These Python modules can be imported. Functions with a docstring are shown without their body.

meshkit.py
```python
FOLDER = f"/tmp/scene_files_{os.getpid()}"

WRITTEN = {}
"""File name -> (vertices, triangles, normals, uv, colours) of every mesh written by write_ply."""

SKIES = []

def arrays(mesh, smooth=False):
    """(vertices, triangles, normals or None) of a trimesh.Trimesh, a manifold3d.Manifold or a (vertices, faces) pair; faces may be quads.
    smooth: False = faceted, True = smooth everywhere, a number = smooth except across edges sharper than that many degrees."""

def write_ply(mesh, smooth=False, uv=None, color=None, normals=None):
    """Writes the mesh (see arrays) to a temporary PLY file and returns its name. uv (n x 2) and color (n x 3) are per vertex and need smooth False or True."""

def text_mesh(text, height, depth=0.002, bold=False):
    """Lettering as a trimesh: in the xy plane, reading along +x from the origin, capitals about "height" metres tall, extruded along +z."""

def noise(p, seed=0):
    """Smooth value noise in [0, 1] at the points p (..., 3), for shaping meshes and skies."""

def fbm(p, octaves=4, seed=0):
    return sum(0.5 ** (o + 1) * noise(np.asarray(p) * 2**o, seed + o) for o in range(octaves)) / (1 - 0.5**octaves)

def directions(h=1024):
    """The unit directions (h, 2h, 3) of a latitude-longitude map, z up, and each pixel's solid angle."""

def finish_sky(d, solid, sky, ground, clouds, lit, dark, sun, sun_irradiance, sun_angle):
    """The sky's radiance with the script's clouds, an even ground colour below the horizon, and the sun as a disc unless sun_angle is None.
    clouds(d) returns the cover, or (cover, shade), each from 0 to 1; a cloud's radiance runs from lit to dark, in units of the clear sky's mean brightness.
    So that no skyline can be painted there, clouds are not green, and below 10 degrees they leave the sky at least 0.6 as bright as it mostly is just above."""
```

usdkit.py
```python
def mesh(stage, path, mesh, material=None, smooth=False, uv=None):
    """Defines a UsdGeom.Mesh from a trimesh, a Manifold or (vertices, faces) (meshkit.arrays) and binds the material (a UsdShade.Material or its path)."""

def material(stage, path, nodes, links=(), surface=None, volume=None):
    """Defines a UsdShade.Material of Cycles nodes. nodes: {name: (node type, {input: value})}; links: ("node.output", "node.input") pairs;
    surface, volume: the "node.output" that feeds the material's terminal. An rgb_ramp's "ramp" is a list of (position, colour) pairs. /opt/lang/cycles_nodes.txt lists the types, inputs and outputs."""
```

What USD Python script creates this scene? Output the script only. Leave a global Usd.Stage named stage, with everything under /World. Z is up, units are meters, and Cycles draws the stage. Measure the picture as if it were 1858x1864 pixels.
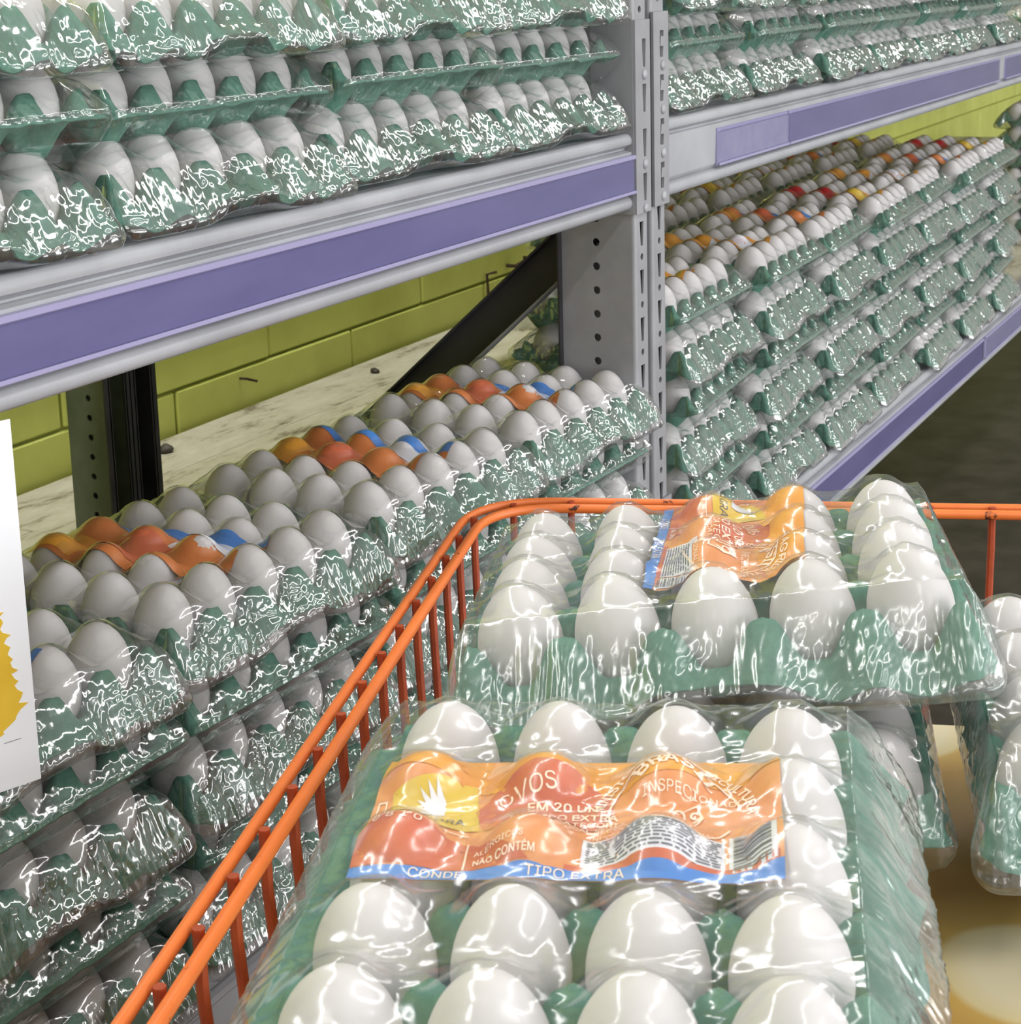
import math, random
import numpy as np
import trimesh
from shapely.geometry import Polygon, box as sbox, Point
from shapely.ops import unary_union
from scipy.ndimage import gaussian_filter
from pxr import Usd, UsdGeom, UsdLux, UsdShade, Sdf, Gf, Vt
import usdkit, meshkit

stage = Usd.Stage.CreateInMemory()
UsdGeom.SetStageUpAxis(stage, "Z")
UsdGeom.SetStageMetersPerUnit(stage, 1.0)
UsdGeom.Xform.Define(stage, "/World")
UsdGeom.Scope.Define(stage, "/World/Looks")
rng = random.Random(7)

# ------------------------------------------------------------------ camera
CAM = np.array([-1.6694, -0.697, 1.55])
ROT = np.array([[0.45402972, -0.89061431, -0.02575194],
                [-0.19366024, -0.07043259, -0.97853715],
                [0.86968542, 0.44927208, -0.20445507]])      # rows: right, down, forward
FPX, PPY = 3197.76, 624.9
cam = UsdGeom.Camera.Define(stage, "/World/camera")
r_, d_, f_ = ROT
cam.AddTransformOp().Set(Gf.Matrix4d(*r_, 0, *(-d_), 0, *(-f_), 0, *CAM, 1))
cam.CreateHorizontalApertureAttr(36.0)
cam.CreateVerticalApertureAttr(36.0 * 1864 / 1858)
cam.CreateFocalLengthAttr(36.0 * FPX / 1858)
cam.CreateVerticalApertureOffsetAttr((PPY - 932) * 36.0 / 1858)
cam.CreateClippingRangeAttr(Gf.Vec2f(0.05, 100))
cam.CreateFStopAttr(44.0)
cam.CreateFocusDistanceAttr(1.15)
cam.CreateExposureAttr(0.0)

# ------------------------------------------------------------------ light: the shop's ceiling tubes over the aisles
LAMP = 20.5
def rect_light(name, x, y, z, w, h, power, color, rot=None):
    l = UsdLux.RectLight.Define(stage, "/World/" + name)
    l.CreateWidthAttr(w); l.CreateHeightAttr(h)
    l.CreateIntensityAttr(power); l.CreateColorAttr(Gf.Vec3f(*color))
    l.AddTranslateOp().Set(Gf.Vec3d(x, y, z))
    if rot:
        l.AddRotateXOp().Set(rot)
k = 0
for yy, pw in ((0.50, 1.5), (-1.75, 1.0), (-4.0, 1.2), (-6.3, 1.3)):
    for xx in (-4.6, -3.0, -1.4, 0.2, 1.8, 3.4, 5.0):
        if yy > 0 and xx > 2.5:
            continue                      # the tubes over the rack stop at the next partition
        rect_light("ceiling_lamp_light_%03d" % k, xx, yy, 3.55, 1.25, 0.16, LAMP * pw, (1.0, 0.985, 0.97)); k += 1
# daylight through the shop's glazed front, across the aisles (a rect light shines along its -z: turned to +y)
rect_light("shopfront_daylight", -0.5, -8.4, 1.75, 12.0, 2.9, 6.0, (0.97, 0.985, 1.0), 90)

# ------------------------------------------------------------------ helpers
def lin(c):
    c = np.asarray(c, float) / 255.0
    return tuple(np.where(c <= 0.04045, c / 12.92, ((c + 0.055) / 1.055) ** 2.4))

LOOKS = {}
def mat(name, nodes, links=(), surface="p.BSDF"):
    if name not in LOOKS:
        LOOKS[name] = usdkit.material(stage, "/World/Looks/" + name, nodes, links, surface=surface)
    return LOOKS[name]

def plain(name, rgb, rough=0.5, **kw):
    return mat(name, {"p": ("principled_bsdf", {"base_color": lin(rgb), "roughness": rough, **kw})})

def mottled(name, rgb1, rgb2, scale, rough=0.5, bump=0.0, bscale=None, lo=0.35, hi=0.65, stretch=(1, 1, 1), detail=6, **kw):
    nodes = {"tc": ("texture_coordinate", {}), "mp": ("mapping", {"mapping_type": "point", "scale": stretch}),
             "n": ("noise_texture", {"scale": scale, "detail": detail, "roughness": 0.6}),
             "r": ("rgb_ramp", {"ramp": [(lo, lin(rgb1)), (hi, lin(rgb2))]}),
             "p": ("principled_bsdf", {"roughness": rough, **kw})}
    links = [("tc.object", "mp.vector"), ("mp.vector", "n.vector"), ("n.fac", "r.fac"), ("r.color", "p.base_color")]
    if bump:
        nodes["nb"] = ("noise_texture", {"scale": bscale or scale * 6, "detail": 4})
        nodes["b"] = ("bump", {"strength": bump, "distance": 0.002})
        links += [("tc.object", "nb.vector"), ("nb.fac", "b.height"), ("b.normal", "p.normal")]
    return mat(name, nodes, links)

USED = {}
def numbered(parent, name):
    k = USED.get((parent, name), 0)
    USED[(parent, name)] = k + 1
    return name if k == 0 else "%s_%03d" % (name, k)

def keys(prim, label=None, category=None, group=None, kind=None):
    for k, v in (("label", label), ("category", category), ("group", group), ("kind", kind)):
        if v:
            prim.SetCustomDataByKey(k, v)
    return prim

def obj(name, mesh, material, parent="/World", smooth=30, **kw):
    path = parent + "/" + numbered(parent, name)
    m = usdkit.mesh(stage, path, mesh, material, smooth=smooth)
    keys(m.GetPrim(), **kw)
    return path

def thing(name, label, category, loc=(0, 0, 0), group=None, rot=None):
    path = "/World/" + numbered("/World", name)
    x = UsdGeom.Xform.Define(stage, path)
    M = np.eye(4)
    if rot is not None:
        M[:3, :3] = rot
    M[:3, 3] = loc
    x.AddTransformOp().Set(Gf.Matrix4d(*M.T.ravel().tolist()))
    keys(x.GetPrim(), label, category, group)
    return path

def xbox(x0, x1, y0, y1, z0, z1):
    m = trimesh.creation.box([x1 - x0, y1 - y0, z1 - z0])
    m.apply_translation([(x0 + x1) / 2, (y0 + y1) / 2, (z0 + z1) / 2])
    return m

def cat(ms):
    return trimesh.util.concatenate(ms)

def bevel_box(sx, sy, sz, b):
    """box with chamfered edges, centred, as a convex hull"""
    pts = []
    for s in np.ndindex(2, 2, 2):
        c = np.array([(s[0] * 2 - 1) * sx / 2, (s[1] * 2 - 1) * sy / 2, (s[2] * 2 - 1) * sz / 2])
        for a in range(3):
            q = c.copy()
            for o in range(3):
                if o != a:
                    q[o] -= np.sign(q[o]) * b
            pts.append(q)
    return trimesh.convex.convex_hull(np.array(pts))

def bbox(x0, x1, y0, y1, z0, z1, b):
    m = bevel_box(x1 - x0, y1 - y0, z1 - z0, b)
    m.apply_translation([(x0 + x1) / 2, (y0 + y1) / 2, (z0 + z1) / 2])
    return m

def tube(path, rad, n=10, caps=True):
    P = np.asarray(path, float)
    T = np.gradient(P, axis=0)
    T /= np.linalg.norm(T, axis=1, keepdims=True)
    ref = np.array([0, 0, 1.0]) if abs(T[0, 2]) < 0.9 else np.array([1.0, 0, 0])
    V = []
    u = None
    for p, t in zip(P, T):
        a = np.cross(t, ref) if u is None else u - t * (u @ t)
        a /= np.linalg.norm(a); u = a
        b = np.cross(t, a)
        ang = np.arange(n) * 2 * np.pi / n
        V.append(p + rad * (np.cos(ang)[:, None] * a + np.sin(ang)[:, None] * b))
    V = np.vstack(V); F = []
    for i in range(len(P) - 1):
        for j in range(n):
            a, b, c, d = i * n + j, i * n + (j + 1) % n, (i + 1) * n + (j + 1) % n, (i + 1) * n + j
            F += [[a, b, c], [a, c, d]]
    if caps:
        for e, o in ((0, 1), (len(P) - 1, -1)):
            c = len(V); V = np.vstack([V, P[e]])
            for j in range(n):
                a, b = e * n + j, e * n + (j + 1) % n
                F.append([c, b, a] if o == 1 else [c, a, b])
    m = trimesh.Trimesh(V, np.array(F), process=False)
    m.fix_normals()
    return m

def extrude_x(profile_yz, x0, x1):
    """polygon in (y, z) pulled along x"""
    m = trimesh.creation.extrude_polygon(Polygon(profile_yz), x1 - x0, engine="earcut")
    v = m.vertices.copy()
    m.vertices = np.c_[v[:, 2] + x0, v[:, 0], v[:, 1]]
    m.fix_normals()
    return m

def grid_faces(nx, ny):
    i, j = np.meshgrid(np.arange(nx - 1), np.arange(ny - 1), indexing="ij")
    a = (i * ny + j).ravel(); b = ((i + 1) * ny + j).ravel(); c = b + 1; d = a + 1
    return np.vstack([np.c_[a, b, c], np.c_[a, c, d]])

# ------------------------------------------------------------------ materials
GREEN = mat("moulded_pulp", {
    "tc": ("texture_coordinate", {}), "oi": ("object_info", {}),
    "n": ("noise_texture", {"scale": 160, "detail": 5, "roughness": 0.7}),
    "n2": ("noise_texture", {"scale": 18, "detail": 3}),
    "r": ("rgb_ramp", {"ramp": [(0.3, lin((70, 119, 103))), (0.7, lin((94, 142, 125)))]}),
    "r2": ("rgb_ramp", {"ramp": [(0.3, (0.82, 0.82, 0.82)), (0.7, (1, 1, 1))]}),
    "m": ("mix_color", {"blend_type": "multiply", "fac": 1.0}),
    "b": ("bump", {"strength": 0.5, "distance": 0.0008}),
    "p": ("principled_bsdf", {"roughness": 0.85, "specular_ior_level": 0.25})},
    [("tc.object", "n.vector"), ("tc.object", "n2.vector"), ("n.fac", "r.fac"), ("n2.fac", "r2.fac"), ("r.color", "m.a"), ("r2.color", "m.b"),
     ("m.result", "p.base_color"), ("n.fac", "b.height"), ("b.normal", "p.normal")])
EGG = mat("egg_shell", {
    "tc": ("texture_coordinate", {}),
    "n": ("noise_texture", {"scale": 700, "detail": 3}), "n2": ("noise_texture", {"scale": 25, "detail": 2}),
    "r": ("rgb_ramp", {"ramp": [(0.3, lin((199, 195, 196))), (0.7, lin((211, 207, 208)))]}),
    "b": ("bump", {"strength": 0.15, "distance": 0.0003}),
    "p": ("principled_bsdf", {"roughness": 0.55, "specular_ior_level": 0.3, "subsurface_weight": 0.0})},
    [("tc.object", "n.vector"), ("tc.object", "n2.vector"), ("n2.fac", "r.fac"), ("r.color", "p.base_color"), ("n.fac", "b.height"), ("b.normal", "p.normal")])

def film_material(name, f0, boost, edge, rough, milk):
    """thin clear film: transparent, with a mirror share that grows at grazing angles and where the film lies in several crumpled layers ("crinkle")"""
    return mat(name, {
        "at": ("attribute", {"attribute": "crinkle"}),
        "lw": ("layer_weight", {"blend": 0.5}), "f5": ("math", {"math_type": "power", "value2": 3.5}),
        "fr": ("math", {"math_type": "multiply_add", "value2": edge, "value3": f0}),
        "k": ("math", {"math_type": "multiply_add", "value2": boost, "value3": 1.0}),
        "fk": ("math", {"math_type": "multiply", "use_clamp": True}),
        "t": ("transparent_bsdf", {"color": (0.985, 0.985, 0.985)}),
        "g": ("glossy_bsdf", {"color": (1, 1, 1), "roughness": rough}),
        "h": ("diffuse_bsdf", {"color": (0.92, 0.92, 0.92)}), "m1": ("mix_closure", {}),
        "hk": ("math", {"math_type": "multiply_add", "value2": milk * 1.5, "value3": milk}),
        "m2": ("mix_closure", {})},
        [("at.fac", "hk.value1"), ("hk.value", "m1.fac"), ("t.BSDF", "m1.closure1"), ("h.BSDF", "m1.closure2"), ("lw.facing", "f5.value1"), ("f5.value", "fr.value1"), ("at.fac", "k.value1"), ("fr.value", "fk.value1"), ("k.value", "fk.value2"),
         ("fk.value", "m2.fac"), ("m1.closure", "m2.closure1"), ("g.BSDF", "m2.closure2")], surface="m2.closure")
FILM = film_material("shrink_film", 0.07, 2.0, 0.6, 0.11, 0.016)
FILM_NEAR = film_material("shrink_film_near", 0.055, 1.4, 0.6, 0.18, 0.026)

STEEL = mottled("grey_painted_steel", (150, 151, 156), (166, 167, 172), 9, rough=0.38, bump=0.05, bscale=300, specular_ior_level=0.5)
STEEL_UP = mottled("grey_painted_upright", (136, 136, 140), (150, 150, 154), 14, rough=0.45, bump=0.05, bscale=300)
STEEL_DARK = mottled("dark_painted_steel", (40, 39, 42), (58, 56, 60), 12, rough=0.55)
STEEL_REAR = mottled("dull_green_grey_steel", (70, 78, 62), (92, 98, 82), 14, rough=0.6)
PURPLE = mottled("purple_card", (102, 98, 136), (112, 108, 145), 30, rough=0.5, stretch=(0.2, 1, 1))
PURPLE_OLD = mottled("faded_purple_card", (140, 137, 166), (156, 154, 174), 30, rough=0.5)
PVC = mat("clear_pvc", {"lw": ("layer_weight", {"blend": 0.5}), "f5": ("math", {"math_type": "power", "value2": 5.0}), "fr": ("math", {"math_type": "multiply_add", "value2": 0.5, "value3": 0.03}), "t": ("transparent_bsdf", {"color": (0.93, 0.93, 0.97)}),
                        "g": ("glossy_bsdf", {"roughness": 0.12}), "m": ("mix_closure", {})},
          [("lw.facing", "f5.value1"), ("f5.value", "fr.value1"), ("fr.value", "m.fac"), ("t.BSDF", "m.closure1"), ("g.BSDF", "m.closure2")], surface="m.closure")
LILAC = plain("lilac_pvc_edge", (150, 145, 180), 0.3)
WALL = mottled("lime_green_wall_paint", (196, 202, 98), (212, 218, 116), 5, rough=0.55, bump=0.25, bscale=60)
MORTAR = mottled("painted_mortar", (134, 140, 58), (150, 156, 70), 8, rough=0.7)
BOARD = mat("dirty_white_board", {
    "tc": ("texture_coordinate", {}), "mp": ("mapping", {"mapping_type": "point", "scale": (0.35, 1, 1)}),
    "n": ("noise_texture", {"scale": 22, "detail": 8, "roughness": 0.7}), "n2": ("noise_texture", {"scale": 90, "detail": 4}),
    "r": ("rgb_ramp", {"ramp": [(0.34, lin((120, 108, 84))), (0.46, lin((196, 190, 170))), (0.7, lin((214, 210, 196)))]}),
    "b": ("bump", {"strength": 0.6, "distance": 0.003}),
    "p": ("principled_bsdf", {"roughness": 0.75})},
    [("tc.object", "mp.vector"), ("mp.vector", "n.vector"), ("tc.object", "n2.vector"), ("n.fac", "r.fac"), ("r.color", "p.base_color"), ("n.fac", "b.height"), ("b.normal", "p.normal")])
CONCRETE = mottled("worn_concrete", (60, 54, 49), (88, 81, 74), 6, rough=0.5, bump=0.1, bscale=40, detail=10)
PLASTER = plain("ceiling_paint", (200, 200, 200), 0.8)
SHOPWALL = plain("shop_wall_paint", (190, 190, 188), 0.8)
ORANGE = mat("orange_cart_enamel", {
    "tc": ("texture_coordinate", {}), "n": ("noise_texture", {"scale": 55, "detail": 5, "roughness": 0.65}),
    "r": ("rgb_ramp", {"ramp": [(0.30, lin((74, 42, 30))), (0.345, lin((228, 118, 56))), (0.8, lin((236, 128, 62)))]}),
    "p": ("principled_bsdf", {"roughness": 0.35})},
    [("tc.object", "n.vector"), ("n.fac", "r.fac"), ("r.color", "p.base_color")])
RUST_ORANGE = mottled("dull_orange_enamel", (150, 62, 34), (178, 78, 42), 40, rough=0.45)
RUST = mottled("rust", (58, 44, 34), (88, 66, 46), 60, rough=0.9)
CARD = plain("white_card", (232, 234, 240), 0.55)
YELLOW_INK = mottled("mustard_ink", (214, 174, 40), (228, 190, 56), 20, rough=0.55)
GREY_INK = plain("grey_ink", (120, 120, 120), 0.6)
L_ORANGE = mottled("label_orange", (217, 140, 86), (223, 156, 100), 30, rough=0.4)
L_DEEP = mottled("label_deep_orange", (206, 116, 58), (214, 132, 70), 30, rough=0.4)
L_GOLD = mottled("label_gold", (222, 150, 56), (228, 164, 66), 30, rough=0.4)
L_RED = mottled("label_red_orange", (194, 94, 62), (206, 112, 78), 40, rough=0.4)
L_YELLOW = plain("label_yellow", (214, 182, 66), 0.4)
L_BLUE = plain("label_blue", (74, 132, 208), 0.4)
L_WHITE = plain("label_white", (222, 222, 230), 0.4)
L_INK = plain("label_grey_ink", (96, 98, 108), 0.5)
L_LIGHT = plain("label_light_ink", (248, 226, 206), 0.5)
L_CRIMSON = plain("label_crimson", (170, 40, 44), 0.4)

# ------------------------------------------------------------------ egg pack prototypes
P = 0.0481
NX, NY = 5, 4
X0, Y0 = NX * P / 2, NY * P / 2
EGG_H, EGG_R, EGG_Z = 0.0290, 0.0218, 0.036

def egg_mesh(seg, rings):
    t = np.cos(np.linspace(0, np.pi, rings + 1))
    V = [[0, 0, EGG_H]]; 
    for tt in t[1:-1]:
        r = EGG_R * math.sqrt(1 - tt * tt) * (1 - 0.085 * tt) * 1.0
        for a in np.arange(seg) * 2 * np.pi / seg:
            V.append([r * math.cos(a), r * math.sin(a), EGG_H * tt])
    V.append([0, 0, -EGG_H]); F = []
    for j in range(seg):
        F.append([0, 1 + j, 1 + (j + 1) % seg])
        F.append([len(V) - 1, 1 + (rings - 2) * seg + (j + 1) % seg, 1 + (rings - 2) * seg + j])
    for i in range(rings - 2):
        for j in range(seg):
            a, b = 1 + i * seg + j, 1 + i * seg + (j + 1) % seg
            F += [[a, a + seg, b + seg], [a, b + seg, b]]
    return trimesh.Trimesh(np.array(V), np.array(F), process=False)

def sheet(step, K, profiles, height, t_noise=None):
    """A sheet over the lattice rectangle with a skirt of K rows all round. profiles: {style: (t list, outward list, z list)}; style A hangs on -y, B on +y, C on the short sides.
    height(x, y) gives z inside. Returns vertices, faces, per-vertex dict."""
    nx, ny = int(round(2 * X0 / step)) + 1, int(round(2 * Y0 / step)) + 1
    ix, iy = np.meshgrid(np.arange(-K, nx + K), np.arange(-K, ny + K), indexing="ij")
    bx = np.clip(ix, 0, nx - 1) * (2 * X0 / (nx - 1)) - X0
    by = np.clip(iy, 0, ny - 1) * (2 * Y0 / (ny - 1)) - Y0
    dx = (np.maximum(ix - (nx - 1), 0) + np.minimum(ix, 0)).astype(float)
    dy = (np.maximum(iy - (ny - 1), 0) + np.minimum(iy, 0)).astype(float)
    t = np.maximum(abs(dx), abs(dy)) / K
    nrm = np.maximum(np.hypot(dx, dy), 1e-9)
    ux, uy = dx / nrm, dy / nrm
    wA, wB, wC = np.where(uy < 0, uy**2, 0), np.where(uy > 0, uy**2, 0), ux**2
    return nx, ny, bx, by, t, ux, uy, dict(A=wA, B=wB, C=wC), grid_faces(*ix.shape)

def tray_mesh(step, seed, K=8):
    nx, ny, bx, by, t, ux, uy, W, F = sheet(step, K, None, None)
    def h(x, y):
        a = abs(np.mod(x + X0, P) / P - 0.5) * 2
        b = abs(np.mod(y + Y0, P) / P - 0.5) * 2
        cup = np.clip((np.maximum(a, b) - 0.22) / 0.74, 0, 1)
        peg = np.clip((np.minimum(a, b) - 0.28) / 0.44, 0, 1)
        return 0.0030 + 0.0195 * cup + 0.0220 * peg
    z0 = gaussian_filter(h(bx, by), 0.0016 / step)
    s_par = bx * abs(uy) + by * abs(ux)
    arch = np.exp(-(bx / (P * 0.85)) ** 4)
    tips = np.cos(2 * np.pi * (bx + X0) / P)
    tt = [0, .3, .6, .85, 1]
    O = dict(A=np.interp(t, tt, [0, .006, .0125, .018, .0215]), B=np.interp(t, tt, [0, .0045, .010, .016, .0185]), C=np.interp(t, tt, [0, .0015, .0035, .0055, .0065]))
    Zp = dict(A=np.interp(t, tt, [.036, .030, .022, .014, .011]), B=np.interp(t, tt, [.034, .030, .0295, .029, .028]), C=np.interp(t, tt, [.034, .029, .026, .023, .021]))
    keep = dict(A=np.clip(1 - t, 0, 1) ** 0.8, B=np.clip(1 - t * 2.2, 0, 1), C=np.clip(1 - t * 1.3, 0, 1))
    z, o = 0, 0
    wt = W["A"] + W["B"] + W["C"]
    for k in "ABC":
        w = np.where(wt > 0, W[k] / np.maximum(wt, 1e-9), 1 / 3)
        zk = Zp[k] + (z0 - Zp[k][K, K] * 0 - {"A": .036, "B": .034, "C": .034}[k]) * keep[k]
        if k == "A":
            zk = zk + t * (0.010 * arch + 0.0035 * tips * (1 - arch))
        z = z + w * zk
        o = o + w * O[k]
    inside = t == 0
    z = np.where(inside, z0, z); o = np.where(inside, 0, o)
    # the ribs under the pegs bulge outward on the A side
    o = o * (1 + 0.12 * np.cos(2 * np.pi * (s_par + (X0 if True else 0)) / P) * W["A"])
    q = np.stack([bx, by, t], -1)
    n1 = meshkit.noise(np.stack([bx / 0.006, by / 0.006, t * 2], -1), seed) - 0.5
    n2 = meshkit.noise(np.stack([bx / 0.02, by / 0.02, t], -1), seed + 3) - 0.5
    o = o + t * (n1 * 0.0028 + n2 * 0.003)
    z = z + t**2 * (n1 * 0.0015 + n2 * 0.003) + (meshkit.noise(np.stack([bx / 0.012, by / 0.012, t], -1), seed + 5) - 0.5) * 0.0012
    V = np.stack([bx + ux * o, by + uy * o, np.maximum(z, 0.0012)], -1)
    n_i, n_j = V.shape[:2]
    top = V.reshape(-1, 3)
    m = trimesh.Trimesh(top, F, process=False)
    fn = np.cross(top[F[:, 1]] - top[F[:, 0]], top[F[:, 2]] - top[F[:, 0]])
    vn = np.zeros_like(top)
    for k in range(3):
        np.add.at(vn, F[:, k], fn)
    vn /= np.maximum(np.linalg.norm(vn, axis=1, keepdims=True), 1e-12)
    bot = top - vn * 0.0017
    bot[:, 2] = np.maximum(bot[:, 2], 0.0)
    N = len(top)
    idx = np.arange(N).reshape(n_i, n_j)
    border = np.concatenate([idx[:-1, 0], idx[-1, :-1], idx[:0:-1, -1], idx[0, :0:-1]])
    nb = np.roll(border, -1)
    side = np.vstack([np.c_[border, border + N, nb + N], np.c_[border, nb + N, nb]])
    return trimesh.Trimesh(np.vstack([top, bot]), np.vstack([F, F[:, ::-1] + N, side]), process=False)

def film_height(x, y, lift=0.0017, sag=0.60, floor=0.047):
    u = (np.mod(x + X0, P) - P / 2)
    v = (np.mod(y + Y0, P) - P / 2)
    r = np.hypot(u, v)
    rr = np.minimum(r, 0.017)
    dome = EGG_Z + EGG_H * np.sqrt(1 - (rr / 0.0222) ** 2)
    z = dome - np.maximum(r - 0.017, 0) * sag
    z = np.maximum(z, floor)
    return z + lift

def film_mesh(step, seed, K, amp, flat):
    nx, ny, bx, by, t, ux, uy, W, F = sheet(step, K, None, None)
    if flat:
        z0 = film_height(bx, by, lift=0.0034, sag=0.36, floor=0.052)
    else:
        z0 = film_height(bx, by)
    z0 = gaussian_filter(z0, 1.3 * 0.0025 / step)
    tt = [0, .12, .28, .45, .6, .7, .85, 1]
    O = dict(A=np.interp(t, tt, [0, .0070, .0145, .0225, .0280, .0260, .013, -.008]),
             B=np.interp(t, tt, [0, .0065, .0135, .0190, .0205, .0190, .010, -.008]),
             C=np.interp(t, tt, [0, .0030, .0050, .0070, .0080, .0070, .002, -.010]))
    zz = dict(A=[.052, .045, .033, .020, .009, .0045, .002, .0006], B=[.052, .046, .039, .0325, .0285, .024, .012, .001],
              C=[.052, .046, .036, .027, .019, .014, .006, .0008])
    z, o = 0, 0
    wt = W["A"] + W["B"] + W["C"]
    arch = np.exp(-(bx / (P * 0.85)) ** 4)
    for k in "ABC":
        w = np.where(wt > 0, W[k] / np.maximum(wt, 1e-9), 1 / 3)
        zk = np.interp(t, tt, zz[k]) + (z0 - .052) * np.clip(1 - t * 2.2, 0, 1)
        if k == "A":
            zk = zk + 0.009 * arch * np.exp(-((t - 0.62) / 0.2) ** 2)
        z = z + w * zk
        o = o + w * O[k]
    z = np.where(t == 0, z0, z); o = np.where(t == 0, 0, o)
    s_par = np.where(t == 0, bx - math.pi / 2 * 0.012, bx * abs(uy) + by * abs(ux) + np.arctan2(uy, ux) * 0.012)
    # pull in between the pegs on the crumpled side
    egg_wave = np.cos(2 * np.pi * (bx + X0) / P) * abs(uy) + np.cos(2 * np.pi * (by + Y0) / P) * abs(ux)
    side = np.sin(np.clip(t / 0.62, 0, 1) * np.pi)
    crum = np.clip(0.95 * W["A"] + 0.5 * W["B"] + 0.65 * W["C"], 0, 1) * np.clip((t - 0.02) * 6, 0, 1)
    front = np.where(t == 0, np.clip(1 - (by + Y0) / (0.95 * P), 0, 1), 0)      # the first egg row on the crumpled side
    crum = np.maximum(crum, 0.55 * front)
    tz = np.where(t == 0, -(by + Y0) / 0.045, t)
    lane = meshkit.noise(np.stack([s_par / 0.035, t * 1.0, t * 0 + 1.7], -1), seed + 11)
    skew = (lane - 0.5) * 0.05
    fold = lambda q, sd: 1 - 2 * abs(2 * meshkit.noise(q, sd) - 1)
    pleat = fold(np.stack([(s_par + skew * t) / 0.0042, tz * 1.5, t * 0 + 0.5], -1), seed) + 0.5 * fold(np.stack([(s_par + skew * 1.6 * t) / 0.0022, tz * 2.6, t * 0 + 2.5], -1), seed + 2)
    crush = fold(np.stack([bx / 0.0072, by / 0.0072, z / 0.0072], -1), seed + 7) + 0.6 * fold(np.stack([bx / 0.0034, by / 0.0034, z / 0.0034 + 5], -1), seed + 8)
    disp = pleat * 0.00115 * np.clip(lane * 1.9 - 0.2, 0.15, 1) + crush * 0.00115 * np.clip(1.6 - lane * 1.9, 0.15, 1)
    disp = disp * crum * amp
    top = (meshkit.noise(np.stack([(bx + by * 0.35) / 0.0042, by / 0.028, bx * 0], -1), seed + 21) - 0.5) * 0.0007 + \
          (meshkit.noise(np.stack([bx / 0.03, by / 0.006, bx * 0 + 3], -1), seed + 22) - 0.5) * 0.0009
    if flat:
        top = top + (meshkit.noise(np.stack([bx / 0.0034, by / 0.0050, bx * 0 + 7], -1), seed + 23) - 0.5) * 0.00042 * np.clip(meshkit.noise(np.stack([bx / 0.02, by / 0.02, bx * 0], -1), seed + 24) * 2.4 - 0.5, 0, 1)
    ins = np.clip(1 - t * 3, 0, 1)
    V = np.stack([bx + ux * (o + disp + side * egg_wave * 0.0016 * W["A"]), by + uy * (o + disp + side * egg_wave * 0.0016 * W["A"]),
                  np.maximum(z + disp * 0.45 + top * ins * (1.7 if flat else 1.0), 0.0004)], -1)
    m = trimesh.Trimesh(V.reshape(-1, 3), F, process=False)
    crinkle = np.clip(np.interp(t, [0, .55, .72, 1], [1, 1, .0, 0]) * crum * (0.45 + 0.8 * meshkit.fbm(np.stack([bx / 0.03, by / 0.03, z / 0.03], -1), 2, seed + 31)) + 0.05, 0, 1)
    return m, crinkle.ravel()

def add_film(parent, m, crinkle, material):
    path = parent + "/" + numbered(parent, "plastic_film")
    g = usdkit.mesh(stage, path, m, material, smooth=True)
    UsdGeom.PrimvarsAPI(g).CreatePrimvar("crinkle", Sdf.ValueTypeNames.FloatArray, "vertex").Set(Vt.FloatArray.FromNumpy(crinkle.astype(np.float32)))
    keys(g.GetPrim(), "clear crinkled shrink film")
    return path

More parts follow.
